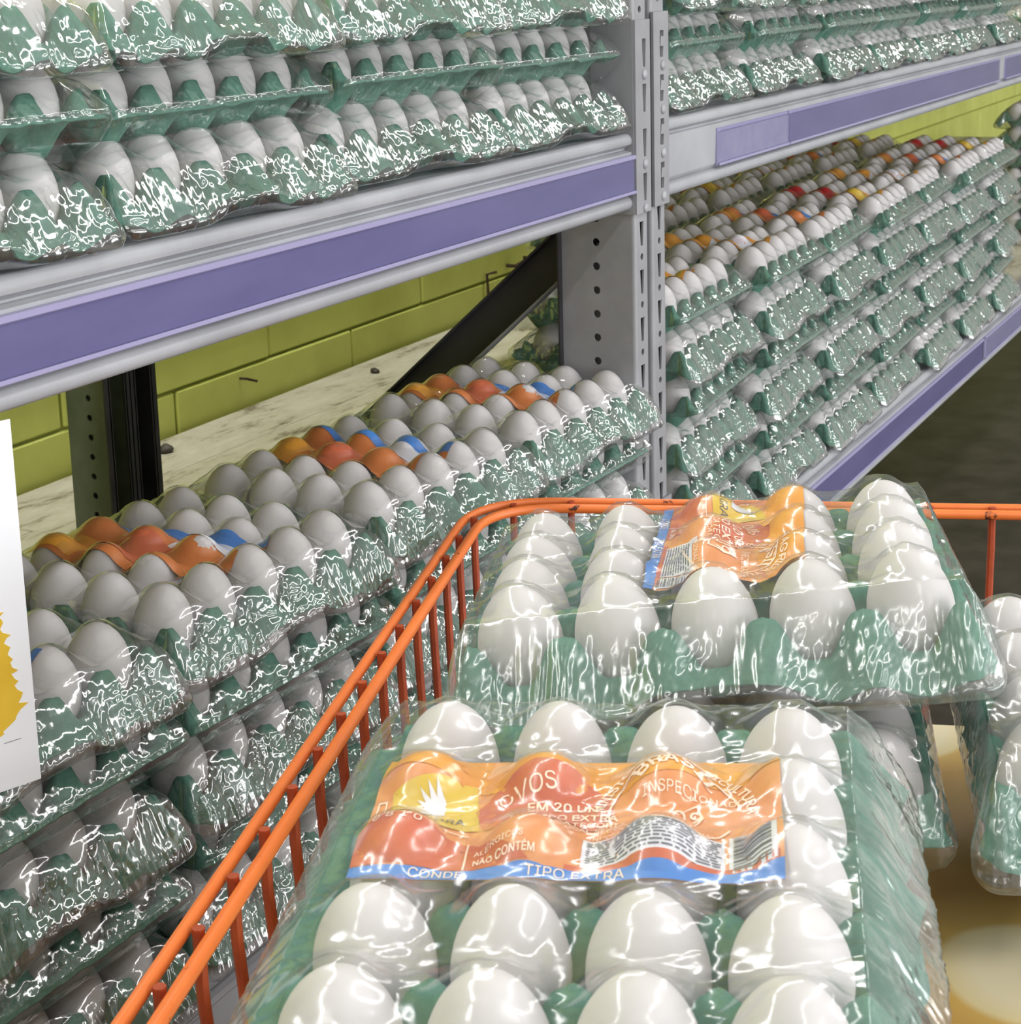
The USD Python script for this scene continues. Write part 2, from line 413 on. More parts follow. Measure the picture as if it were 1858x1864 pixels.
# --- the printed label lying over the eggs, under the film. (a, b) run 0..1 along its length and down its height
class LabelFrame:
    def __init__(self, centre, a_dir, b_dir, length=0.158, height=0.088, flat=True, twist=0.0):
        c, s = math.cos(twist), math.sin(twist)
        a, b = np.array(a_dir, float), np.array(b_dir, float)
        self.a, self.b = a * c + b * s, b * c - a * s
        self.c, self.L, self.H, self.flat = np.array(centre, float), length, height, flat
    def place(self, ab, lift):
        xy = self.c + (ab[:, :1] - 0.5) * self.L * self.a + (ab[:, 1:2] - 0.5) * self.H * self.b
        h = film_height(xy[:, 0], xy[:, 1], lift=0.0034, sag=0.36, floor=0.052) if self.flat else film_height(xy[:, 0], xy[:, 1])
        w = meshkit.noise(np.stack([ab[:, 0] * 9, ab[:, 1] * 6, ab[:, 0] * 0], -1), 5) * 0.0006
        return np.c_[xy, h - (0.0026 if self.flat else 0.0016) + w + lift]
    def poly(self, shape, lift, edge=0.0035):
        out = []
        shape = shape.intersection(sbox(-0.02, -0.02, 1.02, 1.03)) if not isinstance(shape, list) else unary_union(shape)
        for g in getattr(shape, "geoms", [shape]):
            if g.is_empty or g.geom_type != "Polygon":
                continue
            v, f = trimesh.creation.triangulate_polygon(g, engine="earcut")
            v = np.c_[v * [self.L, self.H], np.zeros(len(v))]
            v, f = trimesh.remesh.subdivide_to_size(v, f, edge, max_iter=12)
            out.append((v[:, :2] / [self.L, self.H], f))
        V, F, n = [], [], 0
        for v, f in out:
            V.append(v); F.append(f + n); n += len(v)
        V, F = np.vstack(V), np.vstack(F)
        W = self.place(V, lift)
        nn = np.cross(W[F[:, 1]] - W[F[:, 0]], W[F[:, 2]] - W[F[:, 0]])
        if nn[:, 2].sum() < 0:
            F = F[:, ::-1]
        return trimesh.Trimesh(W, F, process=False)
    def text(self, words, a, b, height, bold=False, turn=0.0, arc=None, spread=None):
        """flat lettering: (a, b) is the start of the baseline; height in metres. arc=(radius m) bends it round."""
        m = meshkit.text_mesh(words, height, 0.001, bold)
        v, f = np.array(m.vertices), np.array(m.faces)
        fz = v[f][:, :, 2]
        f = f[(fz > 0.0005).all(1)]
        used, inv = np.unique(f, return_inverse=True)
        v, f = v[used][:, :2], inv.reshape(-1, 3)
        v3, f = trimesh.remesh.subdivide_to_size(np.c_[v, np.zeros(len(v))], f, 0.004, max_iter=10)
        v = v3[:, :2]
        if spread:
            v = v * [spread, 1]
        if arc:
            w = v[:, 0].max()
            th = (v[:, 0] - w / 2) / arc
            rr = arc + v[:, 1]
            v = np.c_[rr * np.sin(th), rr * np.cos(th)]
        c, s = math.cos(turn), math.sin(turn)
        v = v @ np.array([[c, s], [-s, c]])
        ab = np.c_[a + v[:, 0] / self.L, b - v[:, 1] / self.H]
        W = self.place(ab, 0.0007)
        nn = np.cross(W[f[:, 1]] - W[f[:, 0]], W[f[:, 2]] - W[f[:, 0]])
        if nn[:, 2].sum() < 0:
            f = f[:, ::-1]
        return trimesh.Trimesh(W, f, process=False)

def rect(a0, b0, a1, b1):
    return sbox(a0, b0, a1, b1)

def ring(a, b, ra, w, L, H, t0=0, t1=360):
    th = np.radians(np.linspace(t0, t1, 40))
    o = np.c_[a + ra / L * np.cos(th), b - ra / H * np.sin(th)]
    i = np.c_[a + (ra - w) / L * np.cos(th), b - (ra - w) / H * np.sin(th)]
    return Polygon(np.vstack([o, i[::-1]])).buffer(0)

def full_label(parent, fr):
    """the orange pack label with its print"""
    L, H = fr.L, fr.H
    lb = obj("label", fr.poly(rect(0, 0, 1, 1), 0), L_ORANGE, parent, smooth=True, label="orange printed paper label under the film")
    put = lambda n, shape, m, lift=0.00025, **k: obj(n, fr.poly(shape, lift), m, lb, smooth=True, **k)
    wav = lambda a0, a1, b0, b1, amp: Polygon([(a, b0) for a in np.linspace(a0, a1, 20)] + [(a, b1 + amp * math.sin((a - a0) / (a1 - a0) * math.pi)) for a in np.linspace(a1, a0, 20)])
    put("gold_band", wav(0.0, 1.0, 0.0, 0.22, 0.12), L_GOLD)
    put("yellow_panel", Polygon([(.045, .36), (.25, .26), (.28, .62), (.06, .63)]), L_YELLOW, 0.0004)
    red = Polygon([(.30, .62), (.27, .46), (.31, .32), (.40, .24), (.50, .24), (.57, .32), (.59, .46), (.55, .60), (.46, .50), (.36, .52)])
    put("red_patch", red.buffer(0.01), L_RED, 0.0004)
    put("red_corner", Polygon([(.0, .72), (.14, .70), (.26, .74), (.42, .93), (.0, .93)]), L_RED, 0.0003)
    put("nutrition_panel", rect(.535, .70, .865, .905), L_WHITE, 0.0004)
    put("barcode_panel", rect(.875, .66, .985, .93), L_WHITE, 0.0004)
    put("red_line", rect(.50, .905, .99, .935), L_RED, 0.0004)
    put("blue_band", rect(0, .935, 1, 1.0), L_BLUE, 0.0004)
    bars, r2 = [], random.Random(3)
    b = .675
    while b < .915:
        w = r2.choice([.005, .005, .009, .013])
        bars.append(rect(.885, b, .972, b + w)); b += w + r2.choice([.006, .008, .011])
    put("barcode", bars, L_INK, 0.0007)
    rows = []
    for i, bb in enumerate(np.linspace(.722, .888, 11)):
        a = .545
        while a < .85:
            w = r2.uniform(.008, .035); rows.append(rect(a, bb, min(a + w, .858), bb + .007)); a += w + .005
    put("small_print", rows, L_INK, 0.0007)
    frame = rect(.012, .40, .035, .64).difference(rect(.016, .41, .031, .63))
    put("outline", [frame, rect(.0, .665, .26, .672), rect(.262, .74, .267, .93)], L_LIGHT, 0.0005)
    # white sheaf of pointed strokes above the yellow panel
    st = []
    for i, (da, db) in enumerate([(-.075, -.09), (-.070, -.13), (-.052, -.16), (-.030, -.18), (-.085, -.05)]):
        c0 = np.array([.185, .50]); tip = c0 + [da, db]
        d = np.array([db * H, -da * L]); d = d / np.linalg.norm(d) * 0.0019
        mid = (c0 + tip) / 2
        st.append(Polygon([c0, mid + d / [L, H], tip, mid - d / [L, H]]))
    put("white_strokes", st, L_WHITE, 0.0008)
    T = []
    tx = lambda *a, **k: T.append(fr.text(*a, **k))
    tx("OVOS", .315, .43, 0.0060, turn=0.22)
    tx("EM 20 UN", .385, .475, 0.0042, bold=True, turn=0.05)
    tx("DE TIPO EXTRA", .345, .535, 0.0040, bold=True)
    tx("BRANCO CATEGORIA", .325, .59, 0.0034)
    tx("MANTER EM LOCAL SECO", .325, .63, 0.0027)
    tx("MINIST\u00c9RIO DA AGRICULTURA", .745, .47, 0.0040, arc=0.0275, bold=True)
    tx("BRASIL", .745, .47, 0.0062, arc=0.0190, bold=True)
    tx("INSPECIONADO", .665, .40, 0.0037)
    tx("09", .735, .545, 0.0072)
    tx("INFORMA\u00c7\u00c3O NUTRICIONAL", .545, .690, 0.0024)
    tx("0 8 1 0", .035, .755, 0.0042)
    tx("AL\u00c9RGICOS", .285, .855, 0.0024)
    tx("N\u00c3O CONT\u00c9M", .285, .910, 0.0025, bold=True)
    obj("lettering", cat(T), L_LIGHT, lb, smooth=False)
    put("stamp_outline", [ring(.745, .47, .0255, .0009, L, H, 10, 200), ring(.745, .47, .0245, .0009, L, H, 215, 330),
                          Polygon([(.66, .585), (.72, .63), (.722, .622), (.662, .577)]), Polygon([(.745, .50), (.80, .42), (.815, .50), (.79, .60), (.74, .585), (.79, .585), (.808, .50), (.797, .435)])], L_LIGHT, 0.0007)
    obj("band_lettering", cat([fr.text("CONDE", .14, .992, 0.0042), fr.text("TIPO EXTRA", .41, .992, 0.0044)]), L_LIGHT, lb, smooth=False)
    obj("dark_lettering", fr.text("ovo GRA", .09, .575, 0.0042), L_INK, lb, smooth=False)
    return lb

def shelf_label(parent, fr, scheme):
    lb = obj("label", fr.poly(rect(0, 0, 1, 1), 0, 0.0032), L_DEEP if scheme == "orange" else L_GOLD, parent, smooth=True,
             label="orange printed label" if scheme == "orange" else "red and yellow printed label")
    put = lambda n, shape, m, lift=0.00055: obj(n, fr.poly(shape, lift, 0.0032), m, lb, smooth=True)
    if scheme == "orange":
        put("red_patch", Polygon([(.28, .1), (.58, .15), (.60, .62), (.30, .66)]), L_RED)
        put("gold_patch", Polygon([(.0, .0), (.22, .05), (.26, .5), (.0, .55)]), L_GOLD)
        put("nutrition_panel", rect(.56, .62, .9, .88), L_WHITE)
        put("blue_band", rect(0, .88, 1, 1), L_BLUE)
    elif scheme == "red":
        put("red_patch", rect(.0, .0, .55, .8), L_CRIMSON)
        put("yellow_patch", rect(.60, .15, .98, .9), L_YELLOW)
    else:
        put("white_panel", rect(.5, .05, .95, .9), L_WHITE)
        put("red_patch", Polygon([(.6, .3), (.75, .25), (.8, .5), (.65, .55)]), L_CRIMSON)
    return lb

EGG_LO, EGG_HI = egg_mesh(18, 12), egg_mesh(36, 24)

def pack_prototype(name, seed, near=False, label=None, amp=1.0):
    path = "/World/" + name
    stage.CreateClassPrim(path)
    step = 0.0020 if near else 0.0027
    obj("tray", tray_mesh(step, seed), GREEN, path, smooth=True, label="green moulded pulp tray")
    r = random.Random(seed)
    for i in range(NX):
        for j in range(NY):
            m = (EGG_HI if near else EGG_LO).copy()
            s = r.uniform(0.955, 1.0)
            m.apply_scale([s, s, r.uniform(0.97, 1.0)])
            ax = r.uniform(0, 2 * math.pi)
            m.apply_transform(trimesh.transformations.rotation_matrix(r.uniform(0, 0.10), [math.cos(ax), math.sin(ax), 0]))
            m.apply_translation([(i + 0.5) * P - X0 + r.uniform(-.0008, .0008), (j + 0.5) * P - Y0 + r.uniform(-.0008, .0008), EGG_Z + 0.0012 - r.uniform(0, .0010)])
            obj("egg", m, EGG, path, smooth=True)
    if label:
        label(path)
    f, c = film_mesh(0.0012 if near else 0.0015, seed + 100, 44 if near else 34, amp, near)
    add_film(path, f, c, FILM_NEAR if near else FILM)
    return path

PLAIN = [pack_prototype("plain_pack_prototype_%s" % w, 11 + 7 * k) for k, w in enumerate(("one", "two", "three", "four"))]
shelf_fr = lambda c, tw: LabelFrame(c, (0, -1), (1, 0), 0.165, 0.085, flat=False, twist=tw)
ORANGE_TOP = [pack_prototype("orange_label_pack_prototype_%s" % w, 51 + 7 * k, label=lambda p, k=k: shelf_label(p, shelf_fr((-0.012 + 0.02 * k, 0.012), 0.12 - 0.2 * k), "orange")) for k, w in enumerate(("one", "two"))]
RED_TOP = [pack_prototype("red_label_pack_prototype_%s" % w, 81 + 7 * k, label=lambda p, k=k: shelf_label(p, LabelFrame((0.01, -0.01), (0, 1), (-1, 0), 0.165, 0.085, flat=False, twist=0.05), ("red", "white", "orange")[k])) for k, w in enumerate(("one", "two", "three"))]
CART_FRONT = pack_prototype("front_cart_pack_prototype", 131, near=True, amp=0.9,
    label=lambda p: full_label(p, LabelFrame(((2 - 1.50) * P, -(1.29 - 1.5) * P), (0, -1), (-1, 0), 0.158, 0.090, twist=-0.03)))
CART_BACK = pack_prototype("back_cart_pack_prototype", 143, near=True, amp=0.6,
    label=lambda p: full_label(p, LabelFrame(((2.22 - 2) * P, (1.83 - 1.5) * P), (0, -1), (-1, 0), 0.158, 0.082, twist=0.05)))
CART_PLAIN = pack_prototype("plain_cart_pack_prototype", 157, near=True)

def rotz(a):
    c, s = math.cos(a), math.sin(a)
    return np.array([[c, -s, 0], [s, c, 0], [0, 0, 1]])

def pack(proto, loc, rot, label, group):
    p = thing("egg_pack", label, "egg pack", loc, group, rot)
    prim = stage.GetPrimAtPath(p)
    prim.GetReferences().AddInternalReference(proto)
    prim.SetInstanceable(True)
    return p

ORD = ["first", "second", "third", "fourth", "fifth", "sixth", "seventh", "eighth"]
CNT = ["bottom", "second", "third", "fourth", "fifth", "sixth"]
def layer_name(i, n):
    return "bottom layer" if i == 0 else "top layer" if i == n - 1 else "%s layer up" % ORD[i]
HALF_W = Y0 + 0.021
LAYER = 0.053
def bank(x_right, step, direction, count, layers, z0, y_front, shelf, group, top_protos, rows=1, seed=1, yaw=0.03, turn=-0.036, second_from=0):
    r = random.Random(seed)
    for row in range(rows):
        for i in range(layers):
            flip = i % 2 == 1
            for kx in range(second_from if row else 0, count):
                xr = x_right + direction * step * kx
                x = xr - X0 - 0.0095 + r.uniform(-.005, .005) + (0.006 if flip else -0.002)
                y = y_front + HALF_W + row * (2 * HALF_W + 0.002) + r.uniform(-.007, .007) + (0.004 if flip else 0)
                topmost = i == layers - 1
                proto = top_protos[kx % len(top_protos)] if topmost and top_protos else PLAIN[r.randrange(len(PLAIN))]
                a = (math.pi if flip else 0) + turn + r.uniform(-yaw, yaw)
                R = rotz(a) @ trimesh.transformations.rotation_matrix(r.uniform(-.02, .02), [1, 0, 0])[:3, :3] @ np.diag([0.955, 1.0, 1.0])
                seen = row == 0 or topmost
                if row == 0:
                    lab = "film-wrapped egg pack, %s of %s, %s from the posts" % (layer_name(i, layers), shelf, ORD[kx])
                elif topmost:
                    lab = "wrapped egg pack behind the front row, top of %s, %s from posts" % (shelf, ORD[kx])
                else:
                    lab = "film-wrapped white egg pack hidden behind the front row of %s" % shelf
                pack(proto, (x, y, z0 + LAYER * i), R, lab, group if (row == 0 or topmost) else "egg packs hidden behind the front row of " + shelf)

# ------------------------------------------------------------------ room shell
obj("floor", xbox(-6.5, 8, -8.5, 1.1, -0.05, 0), CONCRETE, smooth=False, label="worn grey brown concrete floor", kind="structure")
obj("ceiling", xbox(-6.5, 8, -8.5, 1.3, 4.0, 4.05), PLASTER, smooth=False, label="pale ceiling over the shop", kind="structure")
obj("wall_left", xbox(-6.55, -6.5, -8.5, 1.3, 0, 4.0), SHOPWALL, smooth=False, label="plain shop wall at the aisle end", kind="structure")
obj("wall_right", xbox(8, 8.05, -8.5, 1.3, 0, 4.0), SHOPWALL, smooth=False, label="plain shop wall at the far aisle end", kind="structure")
obj("wall_front", xbox(-6.5, 8, -8.55, -8.5, 0, 4.0), SHOPWALL, smooth=False, label="plain shop wall across the aisles", kind="structure")
WY = 0.975
wb = "/World/" + numbered("/World", "wall_back")
keys(UsdGeom.Xform.Define(stage, wb).GetPrim(), "lime green painted block wall behind the shelves", kind="structure")
obj("mortar_backing", xbox(-6.5, 8, WY + 0.006, 1.3, 0, 4.0), MORTAR, wb, smooth=False)
BL, BH, ZJ = 0.51, 0.20, 0.938
for c in range(-1, 4):
    z0 = ZJ + (c - 0) * BH
    off = 0.694 if c % 2 == 0 else 0.949
    for kx in range(-4, 14):
        x0 = off + kx * BL
        b = bbox(x0 + 0.0022, x0 + BL - 0.0022, WY - 0.0 + rng.uniform(0, .002), WY + 0.05, z0 + 0.0022, z0 + BH - 0.0022, 0.003)
        obj("block", b, WALL, wb, smooth=False)

# ------------------------------------------------------------------ rack
def holes_plate(w, z0, z1, holes, th):
    """plate in (u, z) with holes, thickness th along the third axis (0..th)"""
    p = sbox(0, z0, w, z1).difference(unary_union(holes)) if holes else sbox(0, z0, w, z1)
    return trimesh.creation.extrude_polygon(p, th, engine="earcut")

def to_xz(m, x0, y0):        # (u, z, t) -> x, z with thickness along +y
    v = np.array(m.vertices); m.vertices = np.c_[v[:, 0] + x0, v[:, 2] + y0, v[:, 1]]; m.fix_normals(); return m
def to_yz(m, y0, x0):        # (u, z, t) -> y, z with thickness along +x
    v = np.array(m.vertices); m.vertices = np.c_[v[:, 2] + x0, v[:, 0] + y0, v[:, 1]]; m.fix_normals(); return m

def upright(x0, x1, y0, depth, front, label, body, phase, zmax=2.2):
    """C-shaped slotted post. front: -1 = its slotted face looks to -y, 1 = to +y"""
    t = thing("rack_upright", label, "rack upright")
    w = x1 - x0
    slots = []
    z = 0.02 + phase
    while z < zmax - 0.06:
        c = w / 2
        slots.append(Polygon([(c - .0050, z + .031), (c + .0050, z + .031), (c + .0026, z + .006), (c - .0026, z + .006)]))
        slots.append(Point(c, z - .0055).buffer(0.0036, 4))
        z += 0.05
    dots = [Point(depth * 0.47, zz).buffer(0.0042, 5) for zz in np.arange(0.03 + phase / 2, zmax - 0.03, 0.025)]
    yf = y0 if front < 0 else y0 + depth - 0.002
    yb = y0 + depth - 0.002 if front < 0 else y0
    r = 0.004
    obj("slotted_face", to_xz(holes_plate(w - 2 * r, 0, zmax, [trimesh_shift(s, -r) for s in slots], 0.002), x0 + r, yf), body, t, smooth=False)
    s = -1 if front < 0 else 1
    # rounded corners
    cor = []
    for xc, sg in ((x0 + r, -1), (x1 - r, 1)):
        a = np.linspace(0, math.pi / 2, 5)
        yc = y0 + r if front < 0 else y0 + depth - r
        o = [(xc + sg * r * math.sin(q), yc + s * r * math.cos(q)) for q in a]
        i = [(xc + sg * (r - .002) * math.sin(q), yc + s * (r - .002) * math.cos(q)) for q in a]
        m = trimesh.creation.extrude_polygon(Polygon(o + i[::-1]).buffer(0), zmax, engine="earcut")
        cor.append(m)
    obj("folded_edge", cat(cor), body, t, smooth=40)
    ya, yz = (y0 + r, depth - r) if front < 0 else (y0, depth - r)
    obj("side_web", to_yz(holes_plate(yz, 0, zmax, dots, 0.002), ya, x0), body, t, smooth=False)
    obj("side_web", to_yz(holes_plate(yz, 0, zmax, dots, 0.002), ya, x1 - 0.002), body, t, smooth=False)
    obj("rear_lip", cat([xbox(x0 - 0.008, x0 + 0.004, yb, yb + 0.002, 0, zmax), xbox(x1 - 0.004, x1 + 0.008, yb, yb + 0.002, 0, zmax)]), STEEL_DARK, t, smooth=False)
    obj("foot_plate", xbox(x0 - 0.015, x1 + 0.015, y0 - 0.01, y0 + depth + 0.01, 0, 0.004), body, t, smooth=False)
    return t

def trimesh_shift(s, dx):
    from shapely import affinity
    return affinity.translate(s, dx, 0)

upright(-0.038, -0.004, 0.0, 0.085, -1, "grey slotted front rack post, left one of the touching pair", STEEL_UP, 0.000)
upright(0.008, 0.044, 0.0, 0.085, -1, "grey slotted front rack post, right one of the touching pair", STEEL_UP, 0.010)
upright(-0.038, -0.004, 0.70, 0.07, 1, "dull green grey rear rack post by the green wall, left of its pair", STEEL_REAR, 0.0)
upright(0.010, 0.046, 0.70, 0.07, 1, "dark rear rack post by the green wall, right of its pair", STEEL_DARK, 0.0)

# diagonal brace in the frame between the bays
def brace(label, y0, z0, y1, z1, xa, xb):
    t = thing("diagonal_brace", label, "rack brace")
    d = np.array([0, y1 - y0, z1 - z0]); Ln = np.linalg.norm(d); d /= Ln
    n = np.array([0, -d[2], d[1]])
    R = np.c_[d, [1, 0, 0], n]
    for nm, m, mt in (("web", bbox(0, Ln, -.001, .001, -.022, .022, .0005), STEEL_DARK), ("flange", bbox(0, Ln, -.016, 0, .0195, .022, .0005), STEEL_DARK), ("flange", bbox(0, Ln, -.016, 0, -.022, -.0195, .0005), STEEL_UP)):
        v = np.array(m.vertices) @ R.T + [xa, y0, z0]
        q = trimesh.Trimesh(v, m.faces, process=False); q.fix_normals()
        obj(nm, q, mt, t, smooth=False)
brace("dark diagonal steel brace running down behind the front posts", 0.060, 1.292, 0.70, 0.716, -0.012, 0)
brace("dark diagonal steel brace up between the upper shelf posts", 0.070, 1.330, 0.70, 1.900, -0.012, 0)

# beams
def beam_profile(top, bot, step):
    h = []
    y = 0.0
    n = 8
    bead = lambda cy, cz, r, a0, a1: [(cy + r * math.cos(a), cz + r * math.sin(a)) for a in np.linspace(a0, a1, n)]
    rb = 0.0075
    pts = []
    # up the front from the bottom bead
    pts += [(0.040, bot), (0.010, bot)]
    pts += bead(0.0085, bot + rb, rb, -math.pi / 2, -1.55 * math.pi)[1:]
    pts += [(0.006, bot + 0.0185), (0.0045, bot + 0.021), (0.0035, top - 0.026)]
    if step:
        pts += [(0.0015, top - 0.0235), (0.0015, top - 0.0185), (0.009, top - 0.0165), (0.009, top - 0.015)]
    else:
        pts += [(0.0035, top - 0.0175), (0.008, top - 0.0165), (0.008, top - 0.015)]
    pts += bead(0.0085, top - 0.0075, 0.0075, -0.86 * math.pi, -1.5 * math.pi)
    pts += [(0.040, top)]
    return pts
def beam(x0, x1, top, bot, label, step=True, end_at=None, side=-1):
    t = thing("shelf_beam", label, "shelf beam")
    obj("rail", extrude_x(beam_profile(top, bot, step), x0, x1), STEEL, t, smooth=35)
    if end_at is not None:      # connector that hugs the post: plate with hook slots and rivets
        xa, xb = end_at
        z0, z1 = bot - 0.004, top + 0.112
        w = xb - xa
        slots, rivets = [], []
        for q in range(5):
            zc = z1 - 0.031 - q * 0.045 
            if zc - 0.02 < z0:
                break
            slots.append(Polygon([(w * .46, zc + .012), (w * .72, zc + .012), (w * .66, zc - .016), (w * .52, zc - .016)] if side < 0 else
                                 [(w * .42, zc + .012), (w * .68, zc + .012), (w * .68, zc + .006), (w * .50, zc + .006), (w * .46, zc - .004), (w * .66, zc - .004), (w * .62, zc - .015), (w * .42, zc - .015)]))
            if q != 1 or side > 0:
                rivets.append((xa + w * .58, zc - 0.0235))
        pl = to_xz(holes_plate(w, z0, z1, slots, 0.003), xa, -0.0035)
        wing = xbox(xa - 0.0008, xa + 0.0025, -0.0006, 0.045, z0, z1) if side < 0 else xbox(xb - 0.0025, xb + 0.0008, -0.0006, 0.045, z0, z1)
        c = obj("end_connector", cat([pl, wing]), STEEL_UP, t, smooth=False)
        for rx, rz in rivets:
            if rz > z0 + .004:
                s = trimesh.creation.icosphere(2, 0.0052); s.apply_scale([1, .55, 1]); s.apply_translation([rx, -0.0038, rz])
                obj("rivet", s, STEEL, c, smooth=True)
    return t
beam(-2.7, -0.039, 1.3925, 1.3145, "grey upper shelf beam left of the posts, with a long purple price strip", True, (-0.041, -0.003), -1)
beam(0.0445, 2.75, 1.399, 1.3165, "grey upper shelf beam right of the posts, with two purple tags", False, (0.0065, 0.0465), 1)
beam(-2.7, -0.039, 0.881, 0.797, "grey lower shelf beam behind the orange cart, left of the posts", True, (-0.041, -0.003), -1)
beam(0.0445, 2.75, 0.881, 0.797, "grey lower shelf beam on the right above the dark floor", True, (0.0065, 0.0465), 1)

# the next bay on the right, beyond the picture: its boards shade the wall there
beam(2.83, 5.45, 1.399, 1.3165, "grey upper shelf beam of the next bay to the right", False)
beam(2.83, 5.45, 0.881, 0.797, "grey lower shelf beam of the next bay to the right", True)
def price_strip(x0, x1, z0, z1, label, card=PURPLE, y=-0.001, ends=False):
    t = thing("price_strip", label, "price strip")
    obj("backing", bbox(x0, x1, y - 0.0006, y + 0.0028, z0, z1, 0.0003), LILAC, t, smooth=False)
    obj("insert_card", bbox(x0 + 0.001, x1 - 0.001, y - 0.0012, y - 0.0006, z0 + 0.0035, z1 - 0.0045, 0.0001), card, t, smooth=False)
    obj("upper_lip", bbox(x0, x1, y - 0.0035, y, z1 - 0.0045, z1, 0.0008), PVC if ends else LILAC, t, smooth=False)
    obj("lower_lip", bbox(x0, x1, y - 0.0042, y, z0, z0 + 0.0032, 0.0008), LILAC, t, smooth=False)
    obj("clear_cover", xbox(x0, x1, y - 0.0028, y - 0.0022, z0 + 0.003, z1 - 0.003), PVC, t, smooth=False)
price_strip(-2.65, -0.043, 1.3325, 1.3715, "long purple price strip along the upper beam, left of the posts")
price_strip(0.205, 0.455, 1.334, 1.3765, "short faded purple price tag on the upper right beam, nearest the posts", PURPLE_OLD, 0.0025, True)
price_strip(0.458, 1.70, 1.334, 1.3765, "long purple price strip on the upper right beam, beyond the faded tag", PURPLE, 0.0020, True)
price_strip(1.76, 2.70, 1.334, 1.3765, "purple price strip at the far end of the upper right beam", PURPLE, 0.0025, True)
price_strip(0.10, 1.62, 0.814, 0.858, "long purple price strip on the lower right beam above the floor", PURPLE, 0.0)
price_strip(1.64, 2.70, 0.814, 0.858, "faded price strip at the far end of the lower right beam", PURPLE_OLD, 0.0)

# decks of boards
def deck(x0, x1, ztop, th, label, boards=5):
    t = thing("shelf_deck", label, "shelf board")
    ys = [0.042, 0.262, 0.482, 0.70, 0.835, 0.968]
    for a, b in list(zip(ys[:-1], ys[1:]))[:boards]:
        dz = rng.uniform(-.0012, 0)
        xx0, xx1 = x0, x1
        obj("plank", bbox(xx0, xx1, a, b - 0.003, ztop - th + dz, ztop + dz, 0.0015), BOARD, t, smooth=False)
DECK = 0.8745
deck(-2.7, -0.046, DECK, 0.018, "dirty white board deck of the lower left shelf")
deck(0.052, 2.75, DECK, 0.018, "white board deck of the lower right shelf")
obj("plank", bbox(-0.045, 0.051, 0.775, 0.965, DECK - 0.018, DECK, 0.001), BOARD, "/World/shelf_deck", smooth=False)
deck(-2.7, -0.046, 1.391, 0.016, "board deck of the upper left shelf under the egg packs", 3)
deck(0.052, 2.75, 1.3915, 0.016, "board deck of the upper right shelf under the egg packs", 3)
deck(2.79, 5.45, 1.3915, 0.016, "board deck of the next upper shelf to the right")
deck(2.79, 5.45, DECK, 0.018, "board deck of the next lower shelf to the right")

# rubble on the deck, bent irons on the wall
def chip(x, y, s, label, sd):
    m = trimesh.creation.icosphere(2, s)
    v = np.array(m.vertices)
    v *= (0.7 + 0.6 * meshkit.noise(v / s * 1.3 + sd, sd))[:, None]
    v[:, 2] = np.clip(v[:, 2] * 0.8, -s * 0.35, None)
    v[:, 2] -= v[:, 2].min()
    m.vertices = v + [x, y, DECK]
    p = obj("rubble_chip", m, CONCRETE, smooth=False, label=label, category="rubble")
chip(0.330, 0.915, 0.011, "grey mortar chip on the white board beside the rear posts", 1)
chip(0.90, 0.90, 0.008, "small dark mortar chip on the white board near the middle packs", 4)
def iron(path, rad, label):
    obj("bent_iron", tube(path, rad, 8), RUST, smooth=30, label=label, category="iron pin")
iron([(1.468, WY - .004, 0.885), (1.462, WY - .006, 0.92), (1.459, WY - .006, 0.955), (1.475, WY - .02, 0.958)], 0.0030, "thin rusty vertical rod on the green wall left of the brace")
iron([(1.56, WY, 0.957), (1.56, WY - .02, 0.957), (1.60, WY - .022, 0.962), (1.60, WY - .022, 0.972)], 0.0038, "short rusty bent hook on the green wall beside the brace")
iron([(0.605, WY, 0.921), (0.607, WY - .012, 0.921), (0.632, WY - .014, 0.912)], 0.0022, "thin rusty nail bent on the green wall above the middle pack")

# ------------------------------------------------------------------ shelf stock
bank(-0.040, 0.262, -1, 4, 3, 1.392, 0.003, "upper left shelf", "egg packs on the upper left shelf", PLAIN[:2], rows=1, seed=3)
bank(-0.014, 0.262, -1, 4, 5, DECK, -0.012, "lower left shelf", "egg packs on the lower left shelf", ORANGE_TOP, rows=1, seed=5)
bank(0.348, 0.268, 1, 7, 3, 1.394, 0.003, "upper right shelf", "egg packs on the upper right shelf", PLAIN[:2], rows=1, seed=8, turn=0.02)
bank(0.378, 0.271, 1, 7, 6, DECK, 0.004, "lower right shelf", "egg packs on the lower right shelf", RED_TOP, rows=2, seed=13, yaw=0.03, turn=0.052, second_from=2)
bank(3.08, 0.268, 1, 3, 6, DECK, 0.004, "next bay's lower shelf", "egg packs of the next bay", PLAIN[:2], rows=1, seed=21, turn=0.04)
bank(3.08, 0.268, 1, 2, 3, 1.394, 0.004, "next bay's upper shelf", "egg packs of the next bay", PLAIN[:2], rows=1, seed=22, turn=0.02)

